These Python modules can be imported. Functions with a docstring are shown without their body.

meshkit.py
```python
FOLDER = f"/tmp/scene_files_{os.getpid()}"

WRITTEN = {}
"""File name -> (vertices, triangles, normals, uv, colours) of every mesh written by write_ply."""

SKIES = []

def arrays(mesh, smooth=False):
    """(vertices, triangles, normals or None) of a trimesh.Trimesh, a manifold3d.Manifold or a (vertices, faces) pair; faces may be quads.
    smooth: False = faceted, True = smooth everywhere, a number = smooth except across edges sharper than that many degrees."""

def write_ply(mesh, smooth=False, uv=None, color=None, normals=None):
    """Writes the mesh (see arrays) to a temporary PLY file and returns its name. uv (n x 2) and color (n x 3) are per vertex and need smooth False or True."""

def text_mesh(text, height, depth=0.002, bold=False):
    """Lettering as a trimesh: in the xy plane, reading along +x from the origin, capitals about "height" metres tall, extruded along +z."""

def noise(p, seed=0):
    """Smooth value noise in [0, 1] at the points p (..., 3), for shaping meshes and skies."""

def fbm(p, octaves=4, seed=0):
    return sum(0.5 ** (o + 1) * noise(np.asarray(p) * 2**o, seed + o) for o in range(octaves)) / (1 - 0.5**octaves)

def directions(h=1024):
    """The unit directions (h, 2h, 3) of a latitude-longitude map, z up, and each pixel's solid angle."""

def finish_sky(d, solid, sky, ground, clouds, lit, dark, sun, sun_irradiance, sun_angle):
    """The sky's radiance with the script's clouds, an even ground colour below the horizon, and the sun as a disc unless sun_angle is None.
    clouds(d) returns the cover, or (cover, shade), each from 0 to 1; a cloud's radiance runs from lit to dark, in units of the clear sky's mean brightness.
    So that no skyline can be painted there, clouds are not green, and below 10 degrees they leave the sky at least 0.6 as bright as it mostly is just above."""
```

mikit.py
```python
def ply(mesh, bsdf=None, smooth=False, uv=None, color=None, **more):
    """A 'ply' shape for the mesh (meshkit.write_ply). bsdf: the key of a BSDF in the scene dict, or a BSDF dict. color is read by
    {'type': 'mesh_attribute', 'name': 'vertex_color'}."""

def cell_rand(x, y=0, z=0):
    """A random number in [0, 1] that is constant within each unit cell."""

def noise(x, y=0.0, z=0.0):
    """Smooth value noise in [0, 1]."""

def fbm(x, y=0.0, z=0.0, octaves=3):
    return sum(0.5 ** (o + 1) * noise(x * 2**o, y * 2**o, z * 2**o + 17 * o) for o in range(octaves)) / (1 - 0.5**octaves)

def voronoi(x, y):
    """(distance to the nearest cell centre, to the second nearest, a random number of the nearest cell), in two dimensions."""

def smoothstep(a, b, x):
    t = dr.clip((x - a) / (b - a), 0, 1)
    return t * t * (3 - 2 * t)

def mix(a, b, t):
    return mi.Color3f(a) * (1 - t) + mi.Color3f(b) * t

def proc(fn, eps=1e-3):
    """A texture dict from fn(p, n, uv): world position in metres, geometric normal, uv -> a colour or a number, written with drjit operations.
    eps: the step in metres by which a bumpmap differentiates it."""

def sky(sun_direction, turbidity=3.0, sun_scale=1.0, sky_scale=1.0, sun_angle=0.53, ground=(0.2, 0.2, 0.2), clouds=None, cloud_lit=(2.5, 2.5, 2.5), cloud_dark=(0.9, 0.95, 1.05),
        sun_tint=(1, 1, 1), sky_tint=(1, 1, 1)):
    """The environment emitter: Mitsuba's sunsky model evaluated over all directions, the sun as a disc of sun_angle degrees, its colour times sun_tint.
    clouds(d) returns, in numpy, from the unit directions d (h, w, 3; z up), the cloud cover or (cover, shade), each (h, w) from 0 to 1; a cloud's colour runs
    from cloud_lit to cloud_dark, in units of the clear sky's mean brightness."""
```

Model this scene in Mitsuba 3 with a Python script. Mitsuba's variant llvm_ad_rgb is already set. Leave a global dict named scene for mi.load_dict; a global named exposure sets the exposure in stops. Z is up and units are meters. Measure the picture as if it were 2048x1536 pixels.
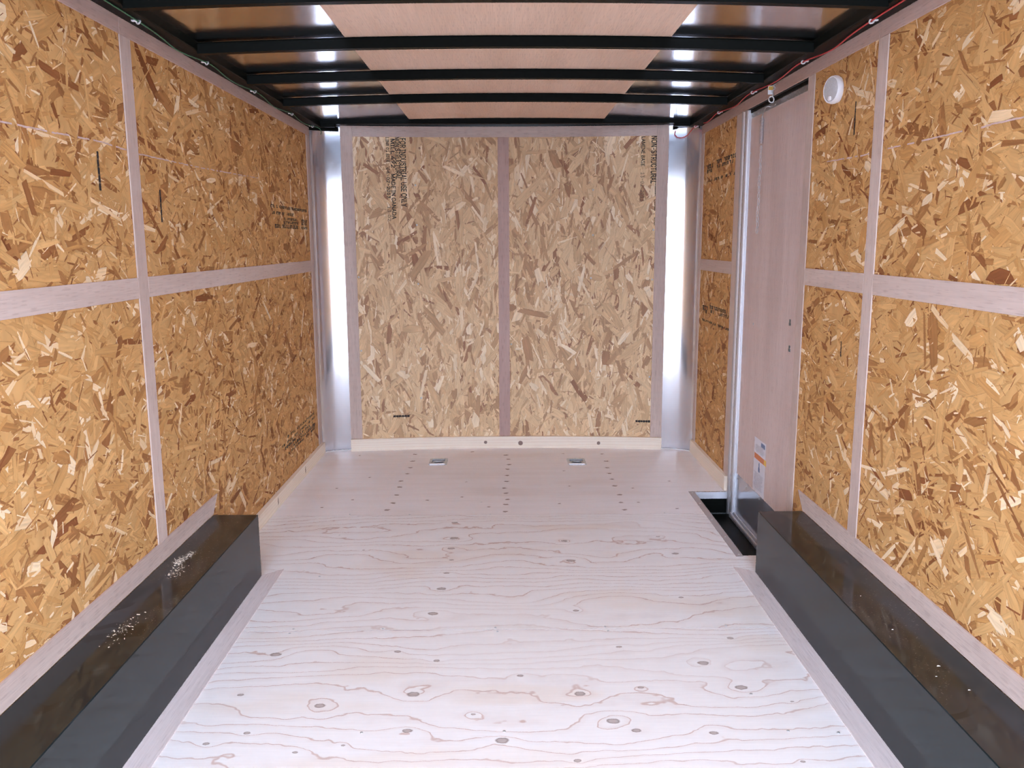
import math, random
import numpy as np, trimesh, drjit as dr, mitsuba as mi
import mikit, meshkit
from mikit import noise, fbm, cell_rand, smoothstep, mix, proc
from shapely.geometry import Polygon, box as sbox

rng = np.random.default_rng(7)
random.seed(7)
T = mi.ScalarTransform4f
scene, labels = {}, {}

# ------------------------------------------------------------------ camera, sky, exposure
EYE = np.array([-0.01258, 0.0, 1.34659])
PITCH, YAW, ROLL = math.radians(-9.6417), math.radians(-0.4885), math.radians(-0.2396)
fw = np.array([-math.sin(YAW) * math.cos(PITCH), math.cos(YAW) * math.cos(PITCH), math.sin(PITCH)])
up0 = np.array([math.sin(YAW) * math.sin(PITCH), -math.cos(YAW) * math.sin(PITCH), math.cos(PITCH)])
rt0 = np.cross(fw, up0)
up = -math.sin(ROLL) * rt0 + math.cos(ROLL) * up0
scene['camera'] = {'type': 'perspective', 'fov': 62.6755, 'fov_axis': 'x', 'near_clip': 0.05, 'far_clip': 500.0,
                   'to_world': T().look_at(origin=EYE.tolist(), target=(EYE + fw).tolist(), up=up.tolist())}


def overcast(d):
    z = d[..., 2]
    shade = np.clip(0.08 + 0.55 * np.clip(z, 0, 1) ** 0.8 + 0.25 * (meshkit.fbm(d * np.array([2.0, 2.0, 5.0]), 4, 3) - 0.5), 0, 1)
    return np.ones(z.shape), shade


scene['sky'] = mikit.sky((0.2, -0.6, 0.8), turbidity=6.0, sun_scale=0.0, ground=(0.33, 0.33, 0.34), clouds=overcast,
                         cloud_lit=(1.14, 1.32, 1.67), cloud_dark=(0.61, 0.71, 0.93))
exposure = 5.80

# ------------------------------------------------------------------ dimensions (metres): x across, y into the trailer, z up
W = 1.2            # wall boards' face at x = -W and +W
REAR = 0.2         # rear opening
BOX_END, BOX_TOP, BOX_IN = 3.267, 0.263, 1.011   # wheel boxes: front end, top, inner face
WELL = (1.012, 1.262, 3.457, 4.388, -0.12)      # step well: x0, x1, y0, y1, bottom
DOOR_Y0, DOOR_Y1 = 3.468, 4.405


def front_y(x):
    """The bowed front wall's face."""
    return 5.424 - 0.066 * (np.asarray(x) / 1.015) ** 2


def skin_z(x):
    """The crowned roof skin."""
    return 2.088 - 0.022 * (np.asarray(x) / 1.12) ** 2


# ------------------------------------------------------------------ materials
def osb_fn(tan_a, tan_b, brown, pale, share_brown, share_mid, share_pale):
    def fn(p, n, uv):
        i = dr.floor(uv.x)
        a = uv.x - i
        r1, r2, r3 = cell_rand(i, 1), cell_rand(i, 2), cell_rand(i, 3)
        sliver = (i - 2 * dr.floor(i * 0.5)) > 0.5
        k = dr.select(sliver, 2.6, 1.0)
        col = mix(tan_a, tan_b, r1)
        col = dr.select(r2 < share_brown * k, mix(brown, tan_a, 0.6 * r3), col)
        col = dr.select((r2 >= share_brown * k) & (r2 < share_brown * k + share_mid), mix(tan_a, brown, 0.2 + 0.35 * r3), col)
        col = dr.select(r2 > 1 - share_pale * k, mix(pale, tan_b, 0.5 * r3), col)
        streak = fbm(a * 9 + i * 3.17, uv.y * 16, i * 0.37, 3)
        blot = noise(p.x * 9 + i, p.y * 9, p.z * 9)
        edge = smoothstep(0.0, 0.10, a) * smoothstep(0.0, 0.10, 1 - a)  # darker strand edges: resin, plus crack shadow put into the colour
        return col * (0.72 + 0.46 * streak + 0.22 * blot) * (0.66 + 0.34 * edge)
    return fn


def principled(color, rough=0.5, spec=0.5, metal=0.0, clear=0.0, bump=None, bump_scale=1.0):
    b = {'type': 'principled', 'base_color': color if isinstance(color, dict) else {'type': 'rgb', 'value': list(color)},
         'roughness': rough, 'specular': spec, 'metallic': metal, 'clearcoat': clear, 'clearcoat_gloss': 0.9}
    if bump is not None:
        b = {'type': 'bumpmap', 'arbitrary': proc(bump), 'scale': bump_scale, 'bsdf': b}
    return {'type': 'twosided', 'bsdf': b}


def luan_fn(axis, a, b, c):
    """Pink tropical plywood: fine short pores along the axis, faint broad bands."""
    def fn(p, n, uv):
        q = [p.x, p.y, p.z]
        along = q.pop(axis)
        s, t = q
        fine = fbm(s * 260, t * 260, along * 7, 3)
        band = fbm(s * 9 + 0.35 * noise(along * 1.5, 3.1), t * 9, along * 0.8, 3)
        pore = smoothstep(0.63, 0.80, noise(s * 420, t * 420, along * 24))
        col = mix(a, b, smoothstep(0.25, 0.75, band))
        col = col * (0.90 + 0.20 * fine)
        return mix(col, c, 0.30 * pore)
    return fn


LUAN = ((0.505, 0.395, 0.345), (0.58, 0.47, 0.415), (0.35, 0.25, 0.21))
scene['mat_luan_along_y'] = principled(proc(luan_fn(1, *LUAN)), 0.62, 0.25)
scene['mat_luan_along_z'] = principled(proc(luan_fn(2, *LUAN)), 0.62, 0.25)
scene['mat_luan_along_x'] = principled(proc(luan_fn(0, *LUAN)), 0.62, 0.25)
TOP_SHADED = ((0.46, 0.325, 0.275), (0.53, 0.385, 0.33), (0.31, 0.20, 0.17))  # shade under the roof put into the colour: darker, redder luan
scene['mat_luan_top_shaded'] = principled(proc(luan_fn(1, *TOP_SHADED)), 0.62, 0.25)
FLOOR_LIT = ((0.60, 0.535, 0.52), (0.67, 0.60, 0.585), (0.44, 0.37, 0.35))  # paler luan copy, the stronger light on the floor put into its colour
scene['mat_luan_floor_lit'] = principled(proc(luan_fn(1, *FLOOR_LIT)), 0.62, 0.25)
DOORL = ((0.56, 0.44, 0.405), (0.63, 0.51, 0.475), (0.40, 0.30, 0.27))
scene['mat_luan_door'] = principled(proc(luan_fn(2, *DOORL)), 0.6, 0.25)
RED = ((0.44, 0.30, 0.265), (0.53, 0.38, 0.335), (0.25, 0.14, 0.125))
scene['mat_luan_red'] = principled(proc(luan_fn(2, *RED)), 0.6, 0.25)
CEIL = ((0.66, 0.48, 0.37), (0.73, 0.545, 0.43), (0.5, 0.35, 0.27))
scene['mat_luan_ceiling'] = principled(proc(luan_fn(1, *CEIL)), 0.6, 0.25)

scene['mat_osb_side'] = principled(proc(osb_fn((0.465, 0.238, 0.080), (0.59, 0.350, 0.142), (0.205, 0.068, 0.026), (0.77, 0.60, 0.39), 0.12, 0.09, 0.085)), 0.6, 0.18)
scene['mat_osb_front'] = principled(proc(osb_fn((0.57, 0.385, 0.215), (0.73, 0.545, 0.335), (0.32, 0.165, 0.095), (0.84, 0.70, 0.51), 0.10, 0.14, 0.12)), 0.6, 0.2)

KNOTS = [(-0.26, 3.915), (-0.251, 3.697), (-0.256, 3.568), (-0.246, 3.43), (-0.258, 3.286), (-0.266, 3.128), (-0.282, 2.904), (-0.643, 3.554), (-1.039, 3.816), (0.254, 3.652),
         (0.266, 3.413), (0.727, 3.486), (0.657, 3.029), (0.245, 2.92), (0.689, 3.699), (-0.777, 2.603), (-0.375, 2.616), (-0.816, 2.352), (-0.563, 2.288), (-0.294, 2.347),
         (-0.291, 2.155), (-0.833, 2.102), (-0.58, 2.059), (-0.736, 2.151), (-0.457, 2.089), (-0.241, 2.552), (0.03, 2.452), (0.208, 2.342), (0.29, 2.194),
         (0.349, 2.147), (0.397, 2.375), (-0.109, 2.235), (-0.026, 2.104), (0.173, 2.011), (0.366, 2.636), (0.756, 2.693), (0.623, 2.522), (0.704, 2.37),
         (0.561, 2.131), (0.832, 2.288), (0.762, 1.998)]
TINY = {7: .45, 8: .45, 14: .5, 22: .6, 23: .5, 24: .35, 31: .5, 39: .6, 40: .5, 33: .6}
KNOT_R = [0.0095 * (TINY.get(k, 1.0)) * (1.0 + 0.35 * math.sin(k * 7.7)) for k in range(len(KNOTS))]
DASHES = [(-0.592, 5.25), (-0.591, 5.082), (-0.586, 4.928), (-0.589, 4.795), (-0.609, 4.642), (-0.601, 4.523), (-0.601, 4.375), (-0.6, 4.233), (-0.616, 4.117), (-0.226, 5.309), (-0.008, 5.216),
          (0.005, 5.114), (0.01, 4.984), (0.0, 4.88), (-0.005, 4.743), (-0.007, 4.619), (-0.019, 4.49), (-0.01, 4.393), (-0.003, 4.283), (-0.012, 4.196), (-0.013, 4.08), (-0.823, 4.294),
          (-0.948, 4.508), (-0.942, 5.229), (-0.801, 4.719), (-0.958, 4.165), (-0.426, 4.277), (-0.245, 4.33), (-0.236, 4.615), (-0.099, 4.158), (0.606, 5.231), (0.612, 5.052),
          (0.598, 4.899), (0.596, 4.773), (0.598, 4.652), (0.597, 4.518), (0.602, 4.353), (0.589, 4.217), (0.592, 4.095), (0.358, 5.245), (0.334, 4.833), (0.344, 4.521), (0.267, 4.204),
          (0.681, 4.217), (0.917, 4.606), (0.688, 4.471), (0.862, 4.109)]


def fir_fn(seed):
    """Rotary-cut fir face: contour lines that run across the trailer, bent round the knots."""
    def fn(p, n, uv):
        x, y = p.x, p.y
        g = y * 17 + 9.5 * fbm(x * 0.8 + seed, y * 2.3, seed, 3) + 1.7 * noise(x * 2.4, y * 8, seed + 5) + 0.5 * noise(x * 7, y * 22, seed + 9) + 0.26 * noise(x * 20, y * 36, seed) + 0.12 * noise(x * 60, y * 80, seed)
        core, ring = mi.Float(0), mi.Float(0)
        for k, ((kx, ky), r) in enumerate(zip(KNOTS, KNOT_R)):
            d2 = dr.square((x - kx) / 1.5) + dr.square(y - ky)
            g += (0.9 if k % 2 else -0.9) * r / 0.0095 * dr.exp(-d2 / (r * r * 14))
            d = dr.sqrt(d2) / r + 0.25 * (noise(x * 120, y * 120, k) - 0.5)
            core = dr.maximum(core, 1 - smoothstep(0.85, 1.08, d))
            ring = dr.maximum(ring, smoothstep(0.55, 0.85, d) * (1 - smoothstep(0.95, 1.2, d)))
        t = g - dr.floor(g)
        late = smoothstep(0.45, 0.93, t) * (1 - smoothstep(0.93, 1.0, t))
        line = smoothstep(0.86, 0.93, t) * (1 - smoothstep(0.94, 0.985, t))
        stain = smoothstep(0.52, 0.75, fbm(x * 2.3 + 11, y * 6 + seed, seed, 3))
        fine = fbm(x * 14, y * 420, seed, 2)
        some = smoothstep(0.25, 0.6, noise(x * 1.7 + 3, y * 3.1, seed + 2))
        col = mix((0.805, 0.80, 0.795), (0.775, 0.725, 0.675), 0.75 * stain)
        col = mix(col, (0.55, 0.43, 0.385), 0.15 * late + (0.20 + 0.50 * some) * line)
        col = col * (0.965 + 0.07 * fine)
        col = mix(col, (0.33, 0.27, 0.25), 0.72 * core)
        return mix(col, (0.15, 0.11, 0.10), 0.38 * ring)
    return fn


def pale_sheet_fn(p, n, uv):
    x, y = p.x, p.y
    g = y * 9 + 1.2 * fbm(x * 0.6, y * 2, 8.0, 3)
    t = g - dr.floor(g)
    late = smoothstep(0.4, 0.9, t) * (1 - smoothstep(0.9, 1.0, t))
    fine = fbm(x * 10, y * 300, 2.0, 3)
    stain = smoothstep(0.5, 0.78, fbm(x * 2.0, y * 5 + 4, 1.0, 3))
    col = mix((0.815, 0.795, 0.795), (0.76, 0.71, 0.685), 0.6 * stain + 0.18 * late)
    col = col * (0.95 + 0.10 * fine)
    m = mi.Float(0)
    for k, (kx, ky) in enumerate(DASHES):
        s = 1.0 if k < 21 or 30 <= k < 39 else 0.6
        d = dr.sqrt(dr.square((x - kx) / (0.016 * s)) + dr.square((y - ky) / (0.013 * s))) + 0.5 * (noise(x * 90, y * 90, k) - 0.5)
        m = dr.maximum(m, 1 - smoothstep(0.5, 1.15, d))
    return mix(col, (0.20, 0.125, 0.105), 0.75 * m)


scene['mat_fir_plywood'] = principled(proc(fir_fn(3.0)), 0.55, 0.3)
scene['mat_fir_plywood_near'] = principled(proc(fir_fn(9.0)), 0.55, 0.3)
scene['mat_pale_plywood'] = principled(proc(pale_sheet_fn), 0.6, 0.25)


def pine_fn(p, n, uv):
    x, y, z = p.x, p.y, p.z
    g = z * 60 + 2.5 * fbm(x * 1.6, y * 1.6, z * 10, 3)
    t = g - dr.floor(g)
    line = smoothstep(0.55, 0.95, t) * (1 - smoothstep(0.95, 1.0, t))
    col = mix((0.82, 0.74, 0.62), (0.70, 0.57, 0.45), 0.45 * line)
    knot = mi.Float(0)
    for kx, kz, r in ((-0.142, 0.041, 0.011), (0.088, 0.034, 0.016), (0.60, 0.036, 0.012)):
        knot = dr.maximum(knot, 0.9 * (1 - smoothstep(r * 0.8, r * 1.1, dr.sqrt(dr.square(x - kx) + dr.square(z - kz)))) * dr.select(y > 5.2, 1.0, 0.0))
    for sx, sy, sz in ((-1.17, 4.75, 0.04), (-1.17, 4.15, 0.04), (-1.17, 3.6, 0.05)):
        knot = dr.maximum(knot, 0.8 * (1 - smoothstep(0.006, 0.012, dr.sqrt(dr.square((x - sx) / 4) + dr.square(y - sy) + dr.square((z - sz) / 2.2)))))
    return mix(col, (0.17, 0.11, 0.095), knot)


scene['mat_pine'] = principled(proc(pine_fn), 0.6, 0.25)
scene['mat_black_steel'] = principled((0.004, 0.005, 0.004), 0.42, 0.06)
scene['mat_dark_grey'] = principled((0.035, 0.038, 0.036), 0.5, 0.4)


def box_fn(p, n, uv):
    """Black paint; on the top lies brown handled dust with smears."""
    x, y = p.x, p.y
    w = fbm(x * 5, y * 2.2, 4.0, 3)
    patch = smoothstep(0.40, 0.62, fbm(x * 6 + 2 * w, y * 2.4 + 1.2 * w, 2.0, 4))
    smear = smoothstep(0.60, 0.70, noise(x * 9 + 5 * w, y * 34 + 9 * w, 6.0)) * smoothstep(0.45, 0.7, w)
    top = smoothstep(0.7, 0.9, n.z)
    speck = smoothstep(0.86, 0.90, noise(x * 260, y * 260, 1.0)) * smoothstep(0.35, 0.7, patch)
    c = mix((0.013, 0.019, 0.020), (0.052, 0.043, 0.031), top * (0.06 + 0.55 * patch))
    haze = smoothstep(0.52, 0.72, fbm(x * 9 + 31, y * 3.0, 8.0, 3))
    c = mix(c, (0.036, 0.038, 0.043), 0.7 * top * haze)
    c = mix(c, (0.012, 0.010, 0.008), 0.65 * top * smear)
    return mix(c, (0.22, 0.20, 0.18), 0.25 * top * speck)


def box_rough(p, n, uv):
    top = smoothstep(0.7, 0.9, n.z)
    patch = smoothstep(0.40, 0.66, fbm(p.x * 6, p.y * 2.4, 2.0, 3))
    return 0.055 + top * (0.02 + 0.16 * patch)


scene['mat_wheel_box'] = principled(proc(box_fn), 0.24, 0.24)
scene['mat_wheel_box']['bsdf']['roughness'] = proc(box_rough)


def tin_fn(p, n, uv):
    v = fbm(p.x * 3, p.y * 3, p.z * 1.2, 3)
    return mi.Color3f(0.80, 0.81, 0.83) * (0.93 + 0.10 * v)


scene['mat_aluminum_skin'] = {'type': 'blendbsdf', 'weight': 0.26,
                              'a': {'type': 'twosided', 'bsdf': {'type': 'roughconductor', 'material': 'Al', 'distribution': 'ggx', 'alpha': 0.016, 'specular_reflectance': {'type': 'rgb', 'value': [0.86, 0.87, 0.90]}}},
                              'b': {'type': 'twosided', 'bsdf': {'type': 'diffuse', 'reflectance': {'type': 'rgb', 'value': [0.46, 0.48, 0.53]}}}}
scene['mat_roof_skin'] = {'type': 'twosided', 'bsdf': {'type': 'roughconductor', 'material': 'Al', 'distribution': 'ggx', 'alpha': 0.018, 'specular_reflectance': {'type': 'rgb', 'value': [0.95, 0.95, 0.97]}}}
scene['mat_bright_aluminum'] = {'type': 'twosided', 'bsdf': {'type': 'roughconductor', 'material': 'Al', 'distribution': 'ggx', 'alpha': 0.34, 'specular_reflectance': {'type': 'rgb', 'value': [0.90, 0.93, 0.98]}}}
scene['mat_zinc'] = principled(proc(lambda p, n, uv: mi.Color3f(0.62, 0.66, 0.68) * (0.8 + 0.4 * noise(p.x * 120, p.y * 120, p.z * 120))), 0.35, 0.5, 0.9)
scene['mat_plate_zinc'] = principled(proc(lambda p, n, uv: mi.Color3f(0.52, 0.57, 0.60) * (0.75 + 0.5 * noise(p.x * 160, p.y * 160, 0))), 0.4, 0.6, 0.25)
scene['mat_lip_sheen'] = principled((0.86, 0.88, 0.92), 0.25, 0.6, 0.1)  # near-white: sky reflection on the metal painted in as base colour
scene['mat_pan_zinc'] = principled((0.34, 0.38, 0.42), 0.35, 0.5, 0.6)
scene['mat_dark_zinc'] = principled((0.16, 0.19, 0.20), 0.4, 0.5, 0.7)
scene['mat_white_plastic'] = principled((0.78, 0.78, 0.79), 0.35, 0.5)
scene['mat_lens'] = principled(proc(lambda p, n, uv: mi.Color3f(0.50, 0.50, 0.50) * (0.92 + 0.12 * noise(p.y * 300, p.z * 300, 0))), 0.45, 0.5)
scene['mat_green_wire'] = principled((0.045, 0.16, 0.085), 0.4, 0.5)
scene['mat_red_wire'] = principled((0.52, 0.045, 0.05), 0.4, 0.5)
scene['mat_black_wire'] = principled((0.02, 0.02, 0.02), 0.4, 0.5)
scene['mat_ink'] = principled((0.035, 0.030, 0.032), 0.7, 0.1)
scene['mat_faded_ink'] = principled((0.13, 0.085, 0.06), 0.7, 0.1)
scene['mat_chalk'] = principled(proc(lambda p, n, uv: mix((0.50, 0.34, 0.26), (0.60, 0.46, 0.42), noise(p.y * 60, p.z * 90, 2))), 0.9, 0.1)
scene['mat_sticker_white'] = principled((0.66, 0.66, 0.72), 0.4, 0.4)
scene['mat_sticker_orange'] = principled((0.62, 0.20, 0.07), 0.4, 0.4)
scene['mat_sticker_yellow'] = principled((0.72, 0.48, 0.10), 0.4, 0.4)
scene['mat_sticker_blue'] = principled((0.12, 0.18, 0.33), 0.4, 0.4)
scene['mat_sticker_grey'] = principled((0.40, 0.40, 0.45), 0.5, 0.4)
scene['mat_caulk'] = principled((0.78, 0.78, 0.78), 0.5, 0.4)
scene['mat_sawdust'] = principled((0.68, 0.60, 0.50), 0.9, 0.1)
scene['mat_ground'] = principled(proc(lambda p, n, uv: mix((0.38, 0.38, 0.385), (0.56, 0.56, 0.57), fbm(p.x * 6, p.y * 6, 0, 4))), 0.9, 0.2)

# ------------------------------------------------------------------ helpers
used = {}


def numbered(key):
    k = used.get(key, 0)
    used[key] = k + 1
    return key if k == 0 else f'{key}_{k:03d}'


def obj(name, mesh, mat, parent=None, label=None, category=None, group=None, kind=None, smooth=False, uv=None, tf=None):
    key = numbered(f'{parent}__{name}' if parent else name)
    scene[key] = mikit.ply(mesh, mat, smooth=smooth, uv=uv) if not isinstance(mesh, dict) else {**mesh}
    if tf is not None:
        scene[key]['to_world'] = tf
    d = {k: v for k, v in (('label', label), ('category', category), ('group', group), ('kind', kind)) if v}
    if d:
        labels[key] = d
    return key


def thing(name, label, category, group=None):
    key = numbered(name)
    labels[key] = {'label': label, 'category': category}
    if group:
        labels[key]['group'] = group
    return key


def bx(x0, x1, y0, y1, z0, z1, b=0.001):
    """A box with chamfered edges."""
    b = min(b, 0.49 * (x1 - x0), 0.49 * (y1 - y0), 0.49 * (z1 - z0))
    pts = []
    for x, sx in ((x0, 1), (x1, -1)):
        for y, sy in ((y0, 1), (y1, -1)):
            for z, sz in ((z0, 1), (z1, -1)):
                pts += [(x + sx * b, y + sy * b, z), (x + sx * b, y, z + sz * b), (x, y + sy * b, z + sz * b)]
    return trimesh.convex.convex_hull(np.array(pts))


def join(*m):
    return trimesh.util.concatenate(list(m))


def cyl(a, b, r, n=14):
    a, b = np.array(a, float), np.array(b, float)
    return trimesh.creation.cylinder(radius=r, segment=[a, b], sections=n)


def tube(points, r, n=8, closed=False):
    p = np.asarray(points, float)
    if closed:
        t = np.roll(p, -1, 0) - np.roll(p, 1, 0)
    else:
        t = np.gradient(p, axis=0)
    t /= np.linalg.norm(t, axis=1, keepdims=True) + 1e-12
    a = np.cross(t, np.where(np.abs(t[:, 2:]) < 0.9, [0, 0, 1.0], [1.0, 0, 0]))
    a /= np.linalg.norm(a, axis=1, keepdims=True) + 1e-12
    b = np.cross(t, a)
    ang = np.arange(n) * 2 * np.pi / n
    v = p[:, None] + r * (np.cos(ang)[None, :, None] * a[:, None] + np.sin(ang)[None, :, None] * b[:, None])
    k = len(p)
    f = []
    for i in range(k if closed else k - 1):
        j = (i + 1) % k
        for s in range(n):
            s2 = (s + 1) % n
            f += [(i * n + s, j * n + s, j * n + s2), (i * n + s, j * n + s2, i * n + s2)]
    v = v.reshape(-1, 3)
    if not closed:
        v = np.vstack([v, p[:1], p[-1:]])
        for s in range(n):
            s2 = (s + 1) % n
            f += [(k * n, s, s2), (k * n + 1, (k - 1) * n + s2, (k - 1) * n + s)]
    m = trimesh.Trimesh(v, f, process=False)
    if m.volume < 0:
        m.invert()
    return m


def spline(pts, n=60):
    from scipy.interpolate import CubicSpline
    pts = np.asarray(pts, float)
    s = np.r_[0, np.cumsum(np.linalg.norm(np.diff(pts, axis=0), axis=1))]
    return CubicSpline(s, pts)(np.linspace(0, s[-1], n))


def slab_x(x0, x1, fy, depth, z0, z1, n=24):
    """A board bent to the bowed front wall: from its face at fy(x), that deep towards +y."""
    xs = np.linspace(x0, x1, n)
    v, f = [], []
    for x in xs:
        y = float(fy(x))
        v += [(x, y, z0), (x, y, z1), (x, y + depth, z1), (x, y + depth, z0)]
    for i in range(n - 1):
        a, b = 4 * i, 4 * i + 4
        for k in range(4):
            m = (k + 1) % 4
            f += [(a + k, b + k, b + m), (a + k, b + m, a + m)]
    e = 4 * (n - 1)
    f += [(0, 1, 2), (0, 2, 3), (e, e + 2, e + 1), (e, e + 3, e + 2)]
    m = trimesh.Trimesh(v, f, process=False)
    m.fix_normals()
    return m


def extrude(poly, z0, z1):
    m = trimesh.creation.extrude_polygon(poly, z1 - z0, engine='earcut')
    m.apply_translation([0, 0, z0])
    return m


def screw_head(at, nrm, r=0.005):
    """A pan head with a cross recess hint: a low dome."""
    prof = np.array([[0, 0.55 * r], [0.55 * r, 0.48 * r], [0.9 * r, 0.25 * r], [r, 0.0]])[::-1]
    m = trimesh.creation.revolve(prof, sections=10)
    m.apply_transform(trimesh.geometry.align_vectors([0, 0, 1], nrm))
    m.apply_translation(at)
    return m


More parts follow.
